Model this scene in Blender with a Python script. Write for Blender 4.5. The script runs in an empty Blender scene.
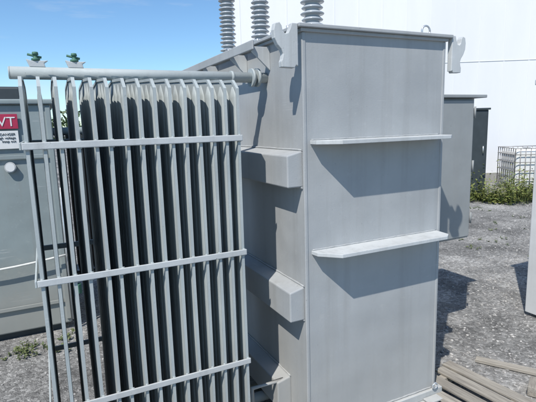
import bpy, bmesh, math, random
from mathutils import Vector, Matrix
random.seed(7)
S=bpy.context.scene
# ------------------------------------------------------------ materials
def mat(name): 
    m=bpy.data.materials.new(name); m.use_nodes=True
    nt=m.node_tree; return m,nt,nt.nodes['Principled BSDF']
def N(nt,t,**k):
    n=nt.nodes.new(t)
    for a,b in k.items(): setattr(n,a,b)
    return n
def noise(nt,scale,detail=6,rough=.55,stretch=None,coord='pos'):
    n=N(nt,'ShaderNodeTexNoise'); n.inputs['Scale'].default_value=scale
    n.inputs['Detail'].default_value=detail; n.inputs['Roughness'].default_value=rough
    g=N(nt,'ShaderNodeNewGeometry'); src=g.outputs['Position']
    if stretch:
        mp=N(nt,'ShaderNodeMapping'); mp.inputs['Scale'].default_value=stretch
        nt.links.new(src,mp.inputs['Vector']); src=mp.outputs['Vector']
    nt.links.new(src,n.inputs['Vector']); return n
def ramp(nt,src,stops):
    r=N(nt,'ShaderNodeValToRGB'); e=r.color_ramp.elements
    while len(e)<len(stops): e.new(.5)
    for el,(p,c) in zip(e,stops):
        el.position=p; el.color=(c,c,c,1) if not isinstance(c,tuple) else c+(1,)
    nt.links.new(src,r.inputs['Fac']); return r
def mixc(nt,fac,a,b,mode='MIX'):
    m=N(nt,'ShaderNodeMix',data_type='RGBA',blend_type=mode)
    for s,v in ((m.inputs[0],fac),(m.inputs[6],a),(m.inputs[7],b)):
        if hasattr(v,'is_linked') : nt.links.new(v,s)
        elif isinstance(v,tuple): s.default_value=v+(1,)
        else: s.default_value=v
    return m.outputs[2]
def bump(nt,bs,h,strength,dist=.01):
    b=N(nt,'ShaderNodeBump'); b.inputs['Strength'].default_value=strength; b.inputs['Distance'].default_value=dist
    nt.links.new(h,b.inputs['Height']); nt.links.new(b.outputs['Normal'],bs.inputs['Normal'])
def paint(name,col,rough=.58,dirt=.5,spec=.3,rust=True):
    m,nt,bs=mat(name)
    n1=noise(nt,2.6,6,.6); r1=ramp(nt,n1.outputs['Fac'],[(.3,.88),(.7,1.06)])
    c=mixc(nt,1.0,col,r1.outputs['Color'],'MULTIPLY')
    st=noise(nt,14,7,.65,(1,1,.05)); r2=ramp(nt,st.outputs['Fac'],[(.50,0.),(.72,dirt*.6)])
    c=mixc(nt,r2.outputs['Color'],c,(.24,.235,.22))
    sp=noise(nt,18,9,.78); r3=ramp(nt,sp.outputs['Fac'],[(.56,0.),(.68,dirt*.5)])
    c=mixc(nt,r3.outputs['Color'],c,(min(.62,col[0]*1.35),min(.62,col[1]*1.34),min(.62,col[2]*1.31)))
    sc=noise(nt,75,4,.7,(1,1,.6)); r5=ramp(nt,sc.outputs['Fac'],[(.67,0.),(.71,dirt)])
    c=mixc(nt,r5.outputs['Color'],c,(.13,.13,.125))
    ss=noise(nt,5,3,.6,(.6,.6,30)); sm=noise(nt,3.3,3); 
    mm=N(nt,'ShaderNodeMath',operation='MULTIPLY'); nt.links.new(ss.outputs['Fac'],mm.inputs[0]); nt.links.new(sm.outputs['Fac'],mm.inputs[1])
    r7=ramp(nt,mm.outputs[0],[(.40,0.),(.43,dirt*.6)]); c=mixc(nt,r7.outputs['Color'],c,(.54,.55,.54))
    g=N(nt,'ShaderNodeNewGeometry'); sx=N(nt,'ShaderNodeSeparateXYZ'); nt.links.new(g.outputs['Position'],sx.inputs[0])
    ad0=N(nt,'ShaderNodeMath',operation='MULTIPLY_ADD'); nt.links.new(sp.outputs['Fac'],ad0.inputs[0]); ad0.inputs[1].default_value=-.6; nt.links.new(sx.outputs['Z'],ad0.inputs[2])
    r6=ramp(nt,ad0.outputs[0],[(.0,.7*dirt),(.45,0.)])
    c=mixc(nt,r6.outputs['Color'],c,(.33,.31,.27))
    if rust:
        ru=noise(nt,13,8,.75); r4=ramp(nt,ru.outputs['Fac'],[(.69,0.),(.74,.75)])
        c=mixc(nt,r4.outputs['Color'],c,(.17,.10,.06))
    nt.links.new(c,bs.inputs['Base Color'])
    rr=ramp(nt,sp.outputs['Fac'],[(.3,rough-.08),(.7,rough+.16)]); nt.links.new(rr.outputs['Color'],bs.inputs['Roughness'])
    bs.inputs['Specular IOR Level'].default_value=spec
    w=noise(nt,1.9,2); f=noise(nt,160,2)
    ad=N(nt,'ShaderNodeMath',operation='MULTIPLY_ADD'); nt.links.new(f.outputs['Fac'],ad.inputs[0]); ad.inputs[1].default_value=.025
    nt.links.new(w.outputs['Fac'],ad.inputs[2])
    bump(nt,bs,ad.outputs[0],.8,.022)
    return m
def plain(name,col,rough=.6,metal=0.,var=.15,scale=8,bs_=None):
    m,nt,bs=mat(name); n=noise(nt,scale,6); r=ramp(nt,n.outputs['Fac'],[(.3,1-var),(.7,1+var)])
    nt.links.new(mixc(nt,1.0,col,r.outputs['Color'],'MULTIPLY'),bs.inputs['Base Color'])
    bs.inputs['Roughness'].default_value=rough; bs.inputs['Metallic'].default_value=metal
    bump(nt,bs,n.outputs['Fac'],.2,.004); return m
M_tank=paint('tank_paint',(.375,.385,.385))
M_rad=paint('radiator_paint',(.40,.435,.43),.55,.4)
M_cab=paint('cabinet_paint',(.28,.295,.295),.6,.4)
M_tank2=paint('old_transformer_paint',(.26,.305,.305),.6,.8)
M_light=paint('light_enclosure_paint',(.62,.63,.63),.6,.3)
M_edge=paint('worn_edge_paint',(.50,.515,.51),.6,.6)
M_dark=plain('dark_steel',(.035,.045,.05),.6)
M_black=plain('black_gap',(.012,.012,.013),.8)
M_galv=plain('galvanised_steel',(.5,.52,.53),.35,.6)
M_green=plain('green_cap_paint',(.06,.16,.11),.65)
M_porc=plain('grey_porcelain',(.38,.41,.43),.2,0,.05)
M_red=plain('red_sign_paint',(.40,.025,.07),.5)
M_white=plain('white_plastic',(.72,.72,.70),.5,0,.05)
M_rope=plain('rope_fibre',(.62,.62,.58),.9)
M_concrete=plain('concrete_footing',(.30,.29,.27),.9)
def wood():
    m,nt,bs=mat('weathered_wood')
    tc=N(nt,'ShaderNodeTexCoord'); mp=N(nt,'ShaderNodeMapping'); mp.inputs['Scale'].default_value=(1,14,14)
    oi=N(nt,'ShaderNodeObjectInfo'); 
    nt.links.new(tc.outputs['Object'],mp.inputs['Vector']); 
    n=N(nt,'ShaderNodeTexNoise',noise_dimensions='4D'); n.inputs['Scale'].default_value=5; n.inputs['Detail'].default_value=8; n.inputs['Roughness'].default_value=.7
    mu=N(nt,'ShaderNodeMath',operation='MULTIPLY'); mu.inputs[1].default_value=20; nt.links.new(oi.outputs['Random'],mu.inputs[0]); nt.links.new(mu.outputs[0],n.inputs['W'])
    nt.links.new(mp.outputs['Vector'],n.inputs['Vector'])
    r=ramp(nt,n.outputs['Fac'],[(.3,(.16,.14,.12)),(.55,(.34,.31,.26)),(.75,(.48,.44,.38))])
    rv=ramp(nt,oi.outputs['Random'],[(0,.75),(1,1.2)])
    nt.links.new(mixc(nt,1.0,r.outputs['Color'],rv.outputs['Color'],'MULTIPLY'),bs.inputs['Base Color']); bs.inputs['Roughness'].default_value=.9
    bump(nt,bs,n.outputs['Fac'],.6,.006); return m
M_wood=wood()
# ------------------------------------------------------------ geometry helpers
def empty(name,loc=(0,0,0),rot=0):
    o=bpy.data.objects.new(name,None); o.location=loc; o.rotation_euler=(0,0,rot)
    o.empty_display_size=.1; S.collection.objects.link(o); return o
def obj(name,bm,m,parent=None,bevel=0,smooth=False,seg=2):
    me=bpy.data.meshes.new(name); bmesh.ops.recalc_face_normals(bm,faces=bm.faces[:]); bm.to_mesh(me); bm.free()
    o=bpy.data.objects.new(name,me); S.collection.objects.link(o)
    for x in (m if isinstance(m,list) else [m]): me.materials.append(x)
    if parent: o.parent=parent
    if smooth:
        for p in me.polygons: p.use_smooth=True
    if bevel:
        b=o.modifiers.new('bevel','BEVEL'); b.width=bevel; b.segments=seg; b.limit_method='ANGLE'
    return o
def addbox(bm,x0,x1,y0,y1,z0,z1):
    v=[bm.verts.new(p) for p in ((x0,y0,z0),(x1,y0,z0),(x1,y1,z0),(x0,y1,z0),(x0,y0,z1),(x1,y0,z1),(x1,y1,z1),(x0,y1,z1))]
    for f in ((0,3,2,1),(4,5,6,7),(0,1,5,4),(1,2,6,5),(2,3,7,6),(3,0,4,7)): bm.faces.new([v[i] for i in f])
    return v
def box(name,x0,x1,y0,y1,z0,z1,m,parent=None,bevel=.004):
    bm=bmesh.new(); addbox(bm,x0,x1,y0,y1,z0,z1); return obj(name,bm,m,parent,bevel)
def prism(bm,pts,d):
    a=[bm.verts.new(p) for p in pts]; b=[bm.verts.new(Vector(p)+Vector(d)) for p in pts]
    bm.faces.new(a); bm.faces.new(b[::-1]); n=len(pts)
    for i in range(n): bm.faces.new((a[i],b[i],b[(i+1)%n],a[(i+1)%n]))
def addtube(bm,path,r,seg=10,cap=True,sq=(1,1)):
    rings=[]; P=[Vector(p) for p in path]
    for i,p in enumerate(P):
        d=(P[min(i+1,len(P)-1)]-P[max(i-1,0)]).normalized()
        a=Vector((1,0,0)) if abs(d.x)<.8 else Vector((0,1,0))
        u=(a-d*a.dot(d)).normalized(); w=d.cross(u)
        rr=r[i] if isinstance(r,(list,tuple)) else r
        rings.append([bm.verts.new(p+(u*math.cos(t)*sq[0]+w*math.sin(t)*sq[1])*rr) for t in [2*math.pi*k/seg for k in range(seg)]])
    for i in range(len(P)-1):
        for k in range(seg):
            f=bm.faces.new((rings[i][k],rings[i][(k+1)%seg],rings[i+1][(k+1)%seg],rings[i+1][k])); f.smooth=True
    if cap: bm.faces.new(rings[0][::-1]); bm.faces.new(rings[-1])
def tube(name,path,r,m,parent=None,seg=12,sq=(1,1)):
    bm=bmesh.new(); addtube(bm,path,r,seg,True,sq); return obj(name,bm,m,parent)
def lathe(bm,prof,c,seg=28):
    rings=[[bm.verts.new((c[0]+r*math.cos(2*math.pi*k/seg),c[1]+r*math.sin(2*math.pi*k/seg),c[2]+z)) for k in range(seg)] for r,z in prof]
    for i in range(len(rings)-1):
        for k in range(seg):
            f=bm.faces.new((rings[i][k],rings[i][(k+1)%seg],rings[i+1][(k+1)%seg],rings[i+1][k])); f.smooth=True
def ring(name,c,R,r,m,parent,axis='Y'):
    n=20; pts=[]
    for k in range(n+1):
        t=2*math.pi*k/n
        pts.append((c[0]+R*math.cos(t),c[1],c[2]+R*math.sin(t)) if axis=='Y' else (c[0],c[1]+R*math.cos(t),c[2]+R*math.sin(t)))
    return tube(name,pts,r,m,parent,8)

# ============================================================ MAIN TRANSFORMER
T=empty('power_transformer')
W,ZT,ZB,L=.854,2.075,.10,2.3
bm=bmesh.new(); addbox(bm,0,W,0,L,ZB,ZT-.006)
obj('tank_body',bm,M_tank,T,.006)
box('tank_lid',-.035,W+.03,-.03,L+.03,ZT-.006,ZT+.010,M_tank,T,.003)
box('lid_gasket_flange',-.018,W+.014,-.014,L+.014,ZT-.022,ZT-.0065,M_tank,T,.003)
for i,x in enumerate((-.006,W-.012)): box('corner_strip_%d'%i,x,x+.018,-.0035,.012,ZB,ZT-.0225,M_tank,T,.004)
def weld(name,a,b,r=.005,n=60):
    a,b=Vector(a),Vector(b); pts=[a.lerp(b,k/n)+Vector((random.uniform(-1,1),random.uniform(-1,1),random.uniform(-1,1)))*.0008 for k in range(n+1)]
    return tube(name,pts,[r*random.uniform(.8,1.2) for _ in pts],M_tank,T,6)
weld('base_weld',(0.02,-.001,ZB+.008),(W-.02,-.001,ZB+.008))
for i,z in enumerate((1.566,1.041)):
    bm=bmesh.new(); p=.13
    prism(bm,[(.03,.001,z-.008),(W-.02,.001,z-.008),(W-.03,-p*.75,z-.008),(W-.07,-p,z-.008),(.12,-p,z-.008),(.035,-p*.35,z-.008)],(0,0,.018))
    obj('front_stiffener_%d'%i,bm,M_edge,T,.002)
    weld('stiffener_weld_%d'%i,(.035,-.001,z-.011),(W-.025,-.001,z-.011)); weld('stiffener_top_weld_%d'%i,(.035,-.001,z+.013),(W-.025,-.001,z+.013),.004)
for i,(z0,z1,ys) in enumerate(((1.36,1.53,.02),(.70,.87,.02),(.15,.32,.18))):
    bm=bmesh.new(); b=-.082
    prism(bm,[(.002,ys,z0),(b,ys,z0),(b,ys,z1-.02),(.002,ys,z1)],(0,L-.1-ys,0)); obj('side_box_stiffener_%d'%i,bm,M_tank,T,.006)
    weld('box_weld_%d'%i,(-.004,ys-.001,z0-.003),(-.004,L-.12,z0-.003)); weld('box_top_weld_%d'%i,(-.004,ys-.001,z1+.003),(-.004,L-.12,z1+.003))
    box('far_side_box_stiffener_%d'%i,W-.002,W+.06,.30,L-.1,z0,z1,M_tank,T,.006)
def lug(name,x,s,y):
    pr=[(0,.03),(-.034,.03),(-.044,.006),(-.056,-.012),(-.072,-.016),(-.086,-.006),(-.092,.016),(-.104,.03),(-.13,.024),(-.138,-.004),
        (-.134,-.036),(-.116,-.064),(-.096,-.082),(-.086,-.10),(-.092,-.122),(-.098,-.132),(-.096,-.156),(-.02,-.158),(-.012,-.146),(0,-.15)]
    bm=bmesh.new(); prism(bm,[(x+s*a,y,ZT-.022+c) for a,c in pr],(0,.03,0)); obj(name,bm,M_edge,T,.003)
lug('lifting_lug_0',-.0365,.85,-.02); lug('lifting_lug_1',W+.032,-.72,-.02)
lug('lifting_lug_2',-.0365,.85,L-.06); lug('lifting_lug_3',W+.032,-.72,L-.06)
for i,y in enumerate((.33,.62,1.1,1.6,2.05)):
    bm=bmesh.new(); prism(bm,[(-.0005,y,ZT-.035),(-.10,y,ZT-.035),(-.10,y,ZT-.06),(-.0005,y,ZT-.15)],(0,.012,0)); obj('lid_gusset_%d'%i,bm,M_edge,T,.002)
box('cable_tray',-.11,-.101,.3,2.2,ZT-.055,ZT-.008,M_tank,T)
for i in range(14):
    for (x,y) in ((-.028,.1+i*.165),):
        bm=bmesh.new(); lathe(bm,[(0,.012),(.009,.012),(.009,0)],(x+.008,y,ZT+.010),6); obj('lid_bolt_%d'%i,bm,M_galv,T)
ring('lifting_eye_0',(.80,.08,ZT+.042),.028,.005,M_galv,T,'Y')
ring('lifting_eye_2',(.05,1.05,ZT+.04),.03,.006,M_galv,T,'X')
for i,y in enumerate((.65,1.38,2.04)):
    bx=.45
    bm=bmesh.new(); lathe(bm,[(.10,0),(.10,.03),(.07,.032),(.062,.10),(.075,.102),(.075,.125),(.045,.127)],(bx,y,ZT+.011)); obj('bushing_turret_%d'%i,bm,M_tank,T)
    prof=[(.04,.12)]; z=.14
    while z<1.25:
        R=.070 if int(round(z/.034))%2==0 else .063
        prof+=[(.042,z),(.048,z+.004),(R,z+.003),(R+.002,z+.007),(R-.004,z+.012),(.05,z+.020),(.042,z+.025)]; z+=.034
    prof+=[(.04,z),(.0,z)]
    bm=bmesh.new(); lathe(bm,prof,(bx,y,ZT+.012)); obj('bushing_insulator_%d'%i,bm,M_porc,T)
    bm=bmesh.new(); lathe(bm,[(.05,0),(.05,.06),(.02,.062),(.02,.14),(0,.14)],(bx,y,ZT+.012+z-.005)); obj('bushing_terminal_%d'%i,bm,M_galv,T)
for i,y in enumerate((-.02,1.0,2.1)): box('skid_channel_%d'%i,-.05,W+.05,y,y+.09,.055,ZB+.002,M_edge,T)
for i,x in enumerate((.1,W-.16)): box('skid_rail_%d'%i,x,x+.07,-.1,L+.05,.048,.0545,M_edge,T,.001)
box('jacking_pad',W-.10,W,-.075,-.0215,.06,.07,M_edge,T,.002)
ring('ground_lug',(W-.02,-.03,.13),.016,.005,M_galv,T)

# radiator bank ----------------------------------------------------------
xl,xr,yf,yb,yh,zh=-1.13,-.285,.085,.68,.382,1.894
tube('radiator_top_header',[(-1.17,yh,zh),(0.0,yh,zh)],.026,M_rad,T,20)
tube('radiator_header_cap',[(-1.176,yh,zh),(-1.17,yh,zh)],[.024,.0265],M_rad,T,20)
for i,(x,r) in enumerate(((-.06,.046),(-.09,.046),(-.20,.031))): tube('radiator_flange_%d'%i,[(x,yh,zh),(x+.014,yh,zh)],r,M_rad,T,20)
tube('radiator_bottom_header',[(-1.17,yh,.115),(0.0,yh,.115)],.028,M_rad,T,20)
nf=15; bm=bmesh.new(); nfl=6; dy=(yb-yf)/nfl
def rimprof(x,o):
    return [(x,yf+o,.20),(x,yf+.04+o,.15+o),(x,yb-.04-o,.15+o),(x,yb-o,.20),(x,yb-o,1.815-o),(x,yb-.05-o*.6,1.855-o),(x,yh,1.872-o),(x,yf+.05+o*.6,1.855-o),(x,yf+o,1.815-o)]
for k in range(nf):
    x=xl+(xr-xl)*k/(nf-1)+random.uniform(-.004,.004)
    lean=random.uniform(-.006,.006)
    prism(bm,[(p[0]-.002,p[1],p[2]) for p in rimprof(x,.004)],(.004,0,0))
    a=rimprof(x,0); b=rimprof(x,.011); n=len(a); w=.0062
    for j in range(n):
        q0,q1,q2,q3=a[j],a[(j+1)%n],b[(j+1)%n],b[j]
        steps=[0,1] if abs(q0[2]-q1[2])<1 else [0,.25,.5,.75,1]
        for s0,s1 in zip(steps,steps[1:]):
            def L_(p,q,t): return (p[0]+lean*math.sin(math.pi*t)*(1 if len(steps)>2 else 0),p[1]+(q[1]-p[1])*t,p[2]+(q[2]-p[2])*t)
            Q=[L_(q0,q1,s0),L_(q0,q1,s1),L_(q3,q2,s1),L_(q3,q2,s0)]
            vs=[bm.verts.new((q[0]+s*w,q[1],q[2])) for s in (-1,1) for q in Q]
            for f in ((0,1,2,3),(4,5,6,7),(0,1,5,4),(2,3,7,6)): bm.faces.new([vs[i] for i in f])
    for j in range(nfl):
        yc=yf+.006+(dy-.002)*(j+.5)
        off=abs(yc-yh)/(yb-yf)*2; zt=1.845-.03*off**2; zb=.18+.03*off**2; r=dy*.47
        addtube(bm,[(x,yc,zb-.012),(x,yc,zb+.03),(x+lean*.7,yc,.7),(x+lean*.7,yc,1.3),(x,yc,zt-.05),(x,yc,zt)],[r*.3,r,r,r,r,r*.3],10,True,(.0085/r,1.0))
bmesh.ops.remove_doubles(bm,verts=bm.verts[:],dist=.00005)
obj('radiator_fins',bm,M_rad,T)
for i,z in enumerate((1.599,1.073,.53)):
    bm=bmesh.new(); addbox(bm,xl-.018,xr+.012,yf-.010,yf-.0015,z-.0135,z+.0135)
    obj('radiator_front_brace_%d'%i,bm,M_edge,T,.003)
    bm=bmesh.new(); addbox(bm,xl-.026,xl-.0185,yf-.010,yb+.02,z-.0135,z+.0135); obj('radiator_side_brace_%d'%i,bm,M_rad,T,.002)
    bm=bmesh.new(); addbox(bm,xl-.018,xr+.012,yb+.0025,yb+.011,z-.0135,z+.0135); obj('radiator_rear_brace_%d'%i,bm,M_rad,T,.003)
    bm=bmesh.new()
    for k in range(nf):
        x=xl+(xr-xl)*k/(nf-1)
        for s in (-1,1): addtube(bm,[(x-.006,yf-.002,z+s*.0145),(x+.006,yf-.002,z+s*.0145)],.003,6)
    obj('brace_tack_welds_%d'%i,bm,M_rad,T)
for i,x in enumerate((-1.065,-.915)):
    bm=bmesh.new(); prism(bm,[(x-.03,yh-.012,zh+.024),(x+.03,yh-.012,zh+.024),(x+.026,yh-.012,zh+.04),(x+.042,yh-.012,zh+.052),(x-.02,yh-.012,zh+.050),(x-.042,yh-.012,zh+.056)],(0,.024,0)); obj('header_saddle_%d'%i,bm,M_edge,T,.003)
    bm=bmesh.new(); lathe(bm,[(0,.0),(.017,0),(.017,.010),(.009,.012),(.009,.024),(.013,.025),(.011,.036),(0,.038)],(x-.005,yh,zh+.050),8); obj('green_vent_cap_%d'%i,bm,M_green,T)
    tube('green_cap_handle_%d'%i,[(x-.035,yh,zh+.076),(x+.018,yh,zh+.064)],.005,M_green,T,8)
tube('drain_pipe',[(-.22,.2,.115),(-.22,.2,.30),(-.02,.2,.30)],.012,M_tank,T)
# control cabinet on right side
box('control_cabinet_body',W+.06,1.70,.52,.92,.785,1.80,M_cab,T,.006)
box('control_cabinet_door',W+.075,1.685,.5,.5195,.80,1.785,M_cab,T,.006)
box('control_cabinet_hood',W+.04,1.79,.48,.95,1.8005,1.822,M_cab,T,.004)
box('control_cabinet_side_flange',1.7005,1.755,.56,.575,.79,1.80,M_edge,T,.003)
box('control_cabinet_bracket_0',W-.001,W+.0595,.6,.85,.95,1.0,M_dark,T)
box('control_cabinet_bracket_1',W-.001,W+.0595,.6,.85,1.6,1.65,M_dark,T)
for i in range(3): tube('door_hinge_%d'%i,[(1.69,.495,.9+i*.38),(1.69,.495,.98+i*.38)],.007,M_cab,T,8)

# ============================================================ PALLETS
def pallet(name,loc,rot,nx=1.0,ny=.9,nb=7):
    E=empty(name,loc,rot)
    for i in range(3): box('stringer_%d'%i,-.02+i*(nx-.045)/2,.02+i*(nx-.045)/2+.005,0,ny,.0,.05,M_wood,E,.003)
    for i in range(nb):
        y=i*(ny-.09)/(nb-1)+random.uniform(-.012,.012)
        o=box('deck_board_%d'%i,-.03+random.uniform(-.03,.03),nx+random.uniform(-.05,.05),y,y+.078,.0505,.066,M_wood,E,.003)
        o.rotation_euler=(0,0,random.uniform(-.02,.02))
    return E
p=pallet('wooden_pallet',(1.33,-.66,.003),math.radians(96),.84,.44,4)
B=empty('timber_blocking')
for i,y in enumerate((.05,.62,1.6)): box('timber_%d'%i,-.12,W+.16,y,y+.10,.004,.047,M_wood,B)
bm=bmesh.new(); addbox(bm,-.25,.25,-.03,.03,0,.022); o=obj('loose_plank',bm,M_wood,None,.003); o.location=(1.60,.0,.006); o.rotation_euler=(0,.0,math.radians(-58))
bm=bmesh.new(); addbox(bm,-.07,.07,-.04,.04,0,.06); o=obj('timber_offcut',bm,M_wood,None,.004); o.location=(1.47,-.22,.004); o.rotation_euler=(0,0,.5)

# ============================================================ SECOND TRANSFORMER (left background)
P=empty('padmount_transformer')
box('body',-3.1,-1.0,2.2,3.3,.06,1.86,M_tank2,P,.012)
box('top_cover',-3.13,-.97,2.17,3.33,1.861,1.90,M_tank2,P,.01)
box('base_skid',-3.0,-1.05,2.25,3.25,.0,.058,M_dark,P)
box('top_vent_hood',-3.0,-1.2,2.5,3.1,1.901,2.02,M_dark,P,.02)
for i,x in enumerate((-2.4,-1.7,-1.04)): box('panel_seam_%d'%i,x,x+.035,2.186,2.1995,.1,1.84,M_tank2,P,.003)
for i,z in enumerate((.25,1.45)): box('door_rail_%d'%i,-3.05,-1.05,2.178,2.1855,z,z+.03,M_tank2,P,.003)
box('red_sign',-1.62,-1.235,2.176,2.184,1.68,1.79,M_red,P,.001)
def text(name,s,loc,size,m,parent):
    cu=bpy.data.curves.new(name,'FONT'); cu.body=s; cu.size=size; cu.extrude=.001; cu.align_x='RIGHT'
    o=bpy.data.objects.new(name,cu); S.collection.objects.link(o); cu.materials.append(m)
    o.location=loc; o.rotation_euler=(math.pi/2,0,0); o.parent=parent
text('sign_letters','VT',(-1.25,2.1735,1.70),.10,M_white,P)
box('warning_label',-1.5,-1.24,2.182,2.1995,1.53,1.665,M_white,P,.001)
text('label_text','DANGER\nhigh voltage\nkeep out',(-1.26,2.18,1.63),.026,M_dark,P)
bm=bmesh.new()
addtube(bm,[(-1.32,2.165,1.39),(-1.32,2.2,1.39)],.04,20); obj('dial_gauge_case',bm,M_edge,P)
tube('dial_gauge_face',[(-1.32,2.161,1.39),(-1.32,2.1645,1.39)],.032,M_white,P,20)
tube('tie_rope',[(-2.2+.12*k,2.14,.66-.05*math.sin(math.pi*k/10)) for k in range(11)],.009,M_rope,P)
bm=bmesh.new()
for k in range(9):
    x=-.93+k*.045; addbox(bm,x,x+.012,2.35,2.95,.35,1.62)
obj('cooling_fins',bm,M_dark,P,.003)
tube('fin_header_top',[(-1.0,2.65,1.65),(-.54,2.65,1.65)],.035,M_tank2,P)
tube('fin_header_bottom',[(-1.0,2.65,.33),(-.54,2.65,.33)],.035,M_tank2,P)
box('drain_valve_body',-.96,-.90,2.24,2.30,.28,.36,M_green,P)
tube('conduit',[(-.985,2.17,.1),(-.985,2.17,1.2),(-.93,2.3,1.3)],.014,M_galv,P)

# ============================================================ light enclosure at the right edge
E=empty('equipment_enclosure')
box('body',2.46,3.4,-.4,.55,.03,1.9,M_light,E,.006)
box('roof',2.44,3.43,-.43,.58,1.901,1.95,M_light,E,.01)
box('plinth',2.56,3.37,-.3,.45,.0,.0295,M_dark,E)
box('door_left',2.48,2.92,-.415,-.4005,.1,1.85,M_light,E,.004)
box('door_right',2.94,3.38,-.415,-.4005,.1,1.85,M_light,E,.004)
tube('door_handle',[(2.88,-.44,.95),(2.88,-.44,1.1)],.01,M_dark,E)

E=empty('electrical_cabinet',(7.24,4.82,0),math.radians(-25))
box('body',-.85,0,0,.5,.1,1.84,M_dark,E,.01); box('top_cap',-.88,.03,-.03,.53,1.841,1.88,M_dark,E)
box('legs',-.8,-.05,.05,.45,0,.0995,M_black,E); box('door_panel',-.82,-.03,-.015,-.0005,.15,1.80,M_dark,E)
tube('handle',[(-.1,-.04,.95),(-.1,-.04,1.1)],.012,M_galv,E)

I=empty('ibc_tote',(8.40,5.0,0),math.radians(-30)); I.scale=(.9,.9,.86)
for i in range(3): box('pallet_block_%d'%i,i*.45,i*.45+.1,0,1.0,0,.10,M_wood,I)
box('pallet_deck',0,1.0,-.0,1.0,.101,.13,M_galv,I)
o=box('plastic_bottle',.04,.96,.04,.96,.135,1.10,M_white,I,.07)
bm=bmesh.new()
for s in (0,1):
    for k in range(9):
        t=k/8
        addtube(bm,[(t,s*1.0,.13),(t,s*1.0,1.14)],.011,6); addtube(bm,[(s*1.0,t,.13),(s*1.0,t,1.14)],.011,6)
    for z in (.14,.34,.56,.78,.98,1.14):
        addtube(bm,[(0,s*1.0-(.012 if s==0 else -.012),z),(1,s*1.0-(.012 if s==0 else -.012),z)],.011,6)
        addtube(bm,[(s*1.0-(.012 if s==0 else -.012),0,z),(s*1.0-(.012 if s==0 else -.012),1,z)],.011,6)
obj('cage',bm,plain('cage_steel',(.27,.26,.25),.5,.3),I)
bm=bmesh.new(); lathe(bm,[(.09,0),(.09,.03),(0,.032)],(.5,.5,1.095)); obj('filler_cap',bm,M_dark,I)

# ============================================================ WHITE BUILDING
def wallmat():
    m,nt,bs=mat('white_cladding')
    n=noise(nt,.8,7,.65,(1,1,.2)); r=ramp(nt,n.outputs['Fac'],[(.3,(.70,.70,.70)),(.7,(.77,.765,.76))])
    nt.links.new(r.outputs['Color'],bs.inputs['Base Color']); bs.inputs['Roughness'].default_value=.6; return m
M_wall=wallmat()
K=empty('white_building',(3.68,9.8,0),math.radians(-30))
box('walls',0,32,0,18,.0,9.0,M_wall,K,.0)
box('eave_trim',-.12,32.1,-.12,18.1,9.001,9.2,M_wall,K)
box('base_course',.02,31.9,-.04,-.001,0,.25,M_concrete,K)
bm=bmesh.new()
for k in range(52):
    x=.15+k*.61; addbox(bm,x,x+.03,-.007,-.0005,.251,8.99)
for k in range(29):
    y=.15+k*.61; addbox(bm,-.007,-.0005,y,y+.03,.251,8.99)
obj('cladding_ribs',bm,M_wall,K)
for z in (3.1,6.1): box('panel_joint_%d'%int(z),0,32,-.012,-.0075,z,z+.015,M_wall,K)
bm=bmesh.new(); addbox(bm,14,17.5,-.03,-.0125,.0,3.05); 
for k in range(6): addbox(bm,14.1,17.4,-.05,-.0305,.05+k*.48,.49+k*.48)
obj('roller_door',bm,plain('door_metal',(.55,.56,.57),.5),K,.005)

# ============================================================ GROUND
def gravelmat():
    m,nt,bs=mat('gravel_ground')
    a=noise(nt,1.1,9,.68); b=noise(nt,45,8,.8); c0=noise(nt,.35,4,.5)
    g=N(nt,'ShaderNodeNewGeometry')
    v=N(nt,'ShaderNodeTexVoronoi'); v.inputs['Scale'].default_value=48; nt.links.new(g.outputs['Position'],v.inputs['Vector'])
    v2=N(nt,'ShaderNodeTexVoronoi'); v2.inputs['Scale'].default_value=110; nt.links.new(g.outputs['Position'],v2.inputs['Vector'])
    ra=ramp(nt,a.outputs['Fac'],[(.38,(.16,.157,.15)),(.48,(.255,.25,.238)),(.60,(.37,.36,.34))])
    rc=ramp(nt,c0.outputs['Fac'],[(.35,.82),(.65,1.15)])
    c=mixc(nt,1.0,ra.outputs['Color'],rc.outputs['Color'],'MULTIPLY')
    sc=N(nt,'ShaderNodeSeparateColor'); nt.links.new(v.outputs['Color'],sc.inputs[0])
    rv=ramp(nt,sc.outputs[0],[(0,.62),(.7,1.0),(1,1.4)])
    c=mixc(nt,1.0,c,rv.outputs['Color'],'MULTIPLY')
    rb=ramp(nt,b.outputs['Fac'],[(.3,.7),(.7,1.25)]); c=mixc(nt,1.0,c,rb.outputs['Color'],'MULTIPLY')
    nt.links.new(c,bs.inputs['Base Color']); bs.inputs['Roughness'].default_value=.95
    bs.inputs['Specular IOR Level'].default_value=.2
    ad=N(nt,'ShaderNodeMath',operation='ADD'); nt.links.new(v.outputs['Distance'],ad.inputs[0]); nt.links.new(v2.outputs['Distance'],ad.inputs[1])
    ad2=N(nt,'ShaderNodeMath',operation='SUBTRACT'); nt.links.new(b.outputs['Fac'],ad2.inputs[0]); nt.links.new(ad.outputs[0],ad2.inputs[1])
    bump(nt,bs,ad2.outputs[0],.65,.012); return m
bm=bmesh.new(); s=400
f=[bm.verts.new(p) for p in ((-s,-s,0),(s,-s,0),(s,s,0),(-s,s,0))]; bm.faces.new(f)
obj('gravel_ground',bm,gravelmat())
def stonemat():
    m,nt,bs=mat('gravel_stones'); g=N(nt,'ShaderNodeNewGeometry')
    r=ramp(nt,g.outputs['Random Per Island'],[(0,(.16,.155,.15)),(.6,(.30,.29,.275)),(1,(.48,.46,.43))])
    nt.links.new(r.outputs['Color'],bs.inputs['Base Color']); bs.inputs['Roughness'].default_value=.95; return m
verts=[];faces=[]
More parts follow.
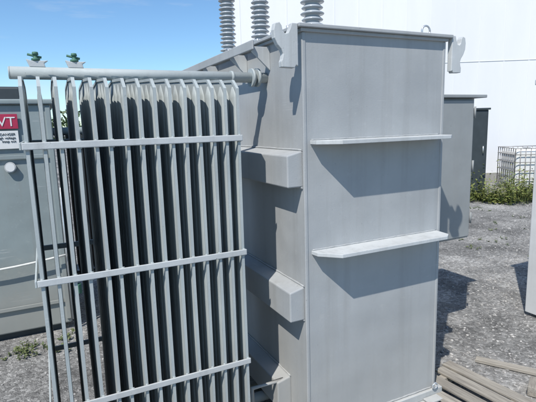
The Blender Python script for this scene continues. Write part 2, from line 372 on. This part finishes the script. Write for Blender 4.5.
ico=bmesh.new(); bmesh.ops.create_icosphere(ico,subdivisions=1,radius=1); iv=[v.co.copy() for v in ico.verts]; jf=[[v.index for v in f.verts] for f in ico.faces]; ico.free()
def stone(x,y,r):
    b=len(verts); R=Matrix.Rotation(random.uniform(0,6.3),3,'Z')
    sx,sy,sz=r*random.uniform(.8,1.4),r*random.uniform(.6,1),r*random.uniform(.35,.75)
    for v in iv:
        k=random.uniform(.8,1.15); q=R@Vector((v.x*sx*k,v.y*sy*k,v.z*sz*k)); verts.append((x+q.x,y+q.y,q.z+sz*.25))
    for f in jf: faces.append([b+i for i in f])
for _ in range(11000):
    u=random.random()
    if u<.8:
        t=random.random()**1.6*7; x=.9+t*1.0+random.uniform(-.3,1.6); y=-.5+t*.62+random.uniform(-.6,1.3)
    else:
        x=random.uniform(-2.4,-.1); y=random.uniform(-.3,2.2)
    stone(x,y,random.choice((.003,.004,.005,.006,.008,.011))*random.uniform(.8,1.3))
for _ in range(50):
    t=random.random()*6; stone(1.6+t+random.uniform(-.5,1),-.1+t*.62+random.uniform(-.6,1),random.uniform(.012,.022))
me=bpy.data.meshes.new('loose_gravel'); me.from_pydata(verts,[],faces); me.materials.append(stonemat())
S.collection.objects.link(bpy.data.objects.new('loose_gravel',me))

# ============================================================ VEGETATION
def leafmat(name,c1,c2):
    m,nt,bs=mat(name); g=N(nt,'ShaderNodeNewGeometry')
    r=ramp(nt,g.outputs['Random Per Island'],[(0,c1),(1,c2)]); nt.links.new(r.outputs['Color'],bs.inputs['Base Color'])
    bs.inputs['Roughness'].default_value=.6; return m
def weeds(name,spots,m,spread=.16,lm=1):
    V=[];F=[]
    for (cx,cy,h,n) in spots:
        for _ in range(n):
            x=cx+random.gauss(0,spread); y=cy+random.gauss(0,spread); hh=h*random.uniform(.45,1.1)
            lx,ly=random.uniform(-.3,.3)*hh,random.uniform(-.3,.3)*hh; b=len(V); w=.004
            V+= [(x-w,y,0),(x+w,y,0),(x+lx,y+ly,hh)]; F.append((b,b+1,b+2))
            for k in range(9):
                t=random.uniform(.1,1); a=random.uniform(0,6.3); l=random.uniform(.03,.09)*(1.2-t*.5)*lm; wd=l*.3
                p=Vector((x+lx*t,y+ly*t,hh*t)); d=Vector((math.cos(a),math.sin(a),random.uniform(-.1,.7)))*l; s_=Vector((-math.sin(a),math.cos(a),random.uniform(-.4,.4)))*wd
                b=len(V); V+=[tuple(p),tuple(p+d*.5+s_),tuple(p+d),tuple(p+d*.5-s_)]; F.append((b,b+1,b+2,b+3))
    me=bpy.data.meshes.new(name); me.from_pydata(V,[],F); me.materials.append(m); S.collection.objects.link(bpy.data.objects.new(name,me))
sp=[]
for k in range(36):
    t=random.random(); sp.append((6.75+t*1.75+random.uniform(-.2,.2),4.25-t*.55+random.uniform(-.15,.65),random.choice((.15,.25,.4,.55,.75)),random.choice((10,18,26))))
weeds('weeds',sp,leafmat('weed_leaves',(.09,.13,.025),(.26,.27,.08)))
sp=[(5.2+random.uniform(-2,2.5),3.2+random.uniform(-1.8,1.5),.03,3) for _ in range(45)]
sp+=[(random.uniform(-2.0,-1.0),random.uniform(1.75,2.12),.05,5) for _ in range(14)]
weeds('ground_weeds',sp,leafmat('weed_leaves_low',(.07,.10,.035),(.15,.17,.07)),.05,.4)
V=[];F=[]
for k in range(70):
    x=-75+k*1.9; y=70+random.uniform(-6,6); h=random.uniform(2.6,5.2)
    for _ in range(120):
        a=random.uniform(0,6.3); rr=random.random()**.5*2.0; z=h*(.15+.85*random.random()); rr*=math.sqrt(max(.05,1-(z/h-.45)**2*2.2))
        p=Vector((x+math.cos(a)*rr,y+math.sin(a)*rr,z)); b=len(V); l=random.uniform(.2,.5)
        for c in range(4): V.append(tuple(p+Vector((random.uniform(-l,l),random.uniform(-l,l),random.uniform(-l,l)))))
        F+=[(b,b+1,b+2),(b,b+2,b+3)]
me=bpy.data.meshes.new('distant_trees'); me.from_pydata(V,[],F); me.materials.append(leafmat('tree_leaves',(.03,.06,.02),(.08,.12,.04))); S.collection.objects.link(bpy.data.objects.new('distant_trees',me))

# ============================================================ LIGHT
d=Vector((1.7,1.4,-2.95)).normalized()
su=bpy.data.lights.new('sun','SUN'); su.energy=5.0; su.angle=math.radians(.5); su.color=(1,.965,.91)
so=bpy.data.objects.new('sun',su); so.rotation_euler=d.to_track_quat('-Z','Y').to_euler(); so.location=(-5,-5,8); S.collection.objects.link(so)
w=bpy.data.worlds.new('World'); S.world=w; w.use_nodes=True; nt=w.node_tree
bg=nt.nodes['Background']; sk=nt.nodes.new('ShaderNodeTexSky'); sk.sky_type='NISHITA'; sk.sun_disc=False
sk.sun_elevation=math.asin(-d.z); sk.sun_rotation=math.atan2(-d.x,-d.y)%(2*math.pi); sk.air_density=1.0; sk.dust_density=.0; sk.ozone_density=2.6
tc=nt.nodes.new('ShaderNodeTexCoord'); mp=nt.nodes.new('ShaderNodeMapping'); mp.inputs['Scale'].default_value=(1,1.5,7)
cn=nt.nodes.new('ShaderNodeTexNoise'); cn.inputs['Scale'].default_value=2.4; cn.inputs['Detail'].default_value=9; cn.inputs['Roughness'].default_value=.6
nt.links.new(tc.outputs['Generated'],mp.inputs['Vector']); nt.links.new(mp.outputs['Vector'],cn.inputs['Vector'])
cr=ramp(nt,cn.outputs['Fac'],[(.53,0.),(.78,.5)])
skc=mixc(nt,1.0,sk.outputs['Color'],(.74,.93,1.05),'MULTIPLY')
cl=mixc(nt,cr.outputs['Color'],skc,(5.2,5.5,5.9))
nt.links.new(cl,bg.inputs['Color']); bg.inputs['Strength'].default_value=.15
# ============================================================ CAMERA
cam=bpy.data.cameras.new('camera'); co=bpy.data.objects.new('camera',cam); S.collection.objects.link(co); S.camera=co
cam.sensor_width=36; cam.lens=457.89/536*36; cam.clip_start=.05; cam.clip_end=1500
yaw,pi_,ro=.4490,.1635,-.0288
Fw=Vector((math.sin(yaw)*math.cos(pi_),math.cos(yaw)*math.cos(pi_),-math.sin(pi_))); R=Vector((math.cos(yaw),-math.sin(yaw),0)); U=R.cross(Fw)
R2=R*math.cos(ro)+U*math.sin(ro); U2=-R*math.sin(ro)+U*math.cos(ro)
m=Matrix((R2,U2,-Fw)).transposed().to_4x4(); m.translation=(-1.0742,-1.8267,1.65); co.matrix_world=m
S.view_settings.view_transform='Standard'; S.view_settings.look='None'; S.view_settings.exposure=0
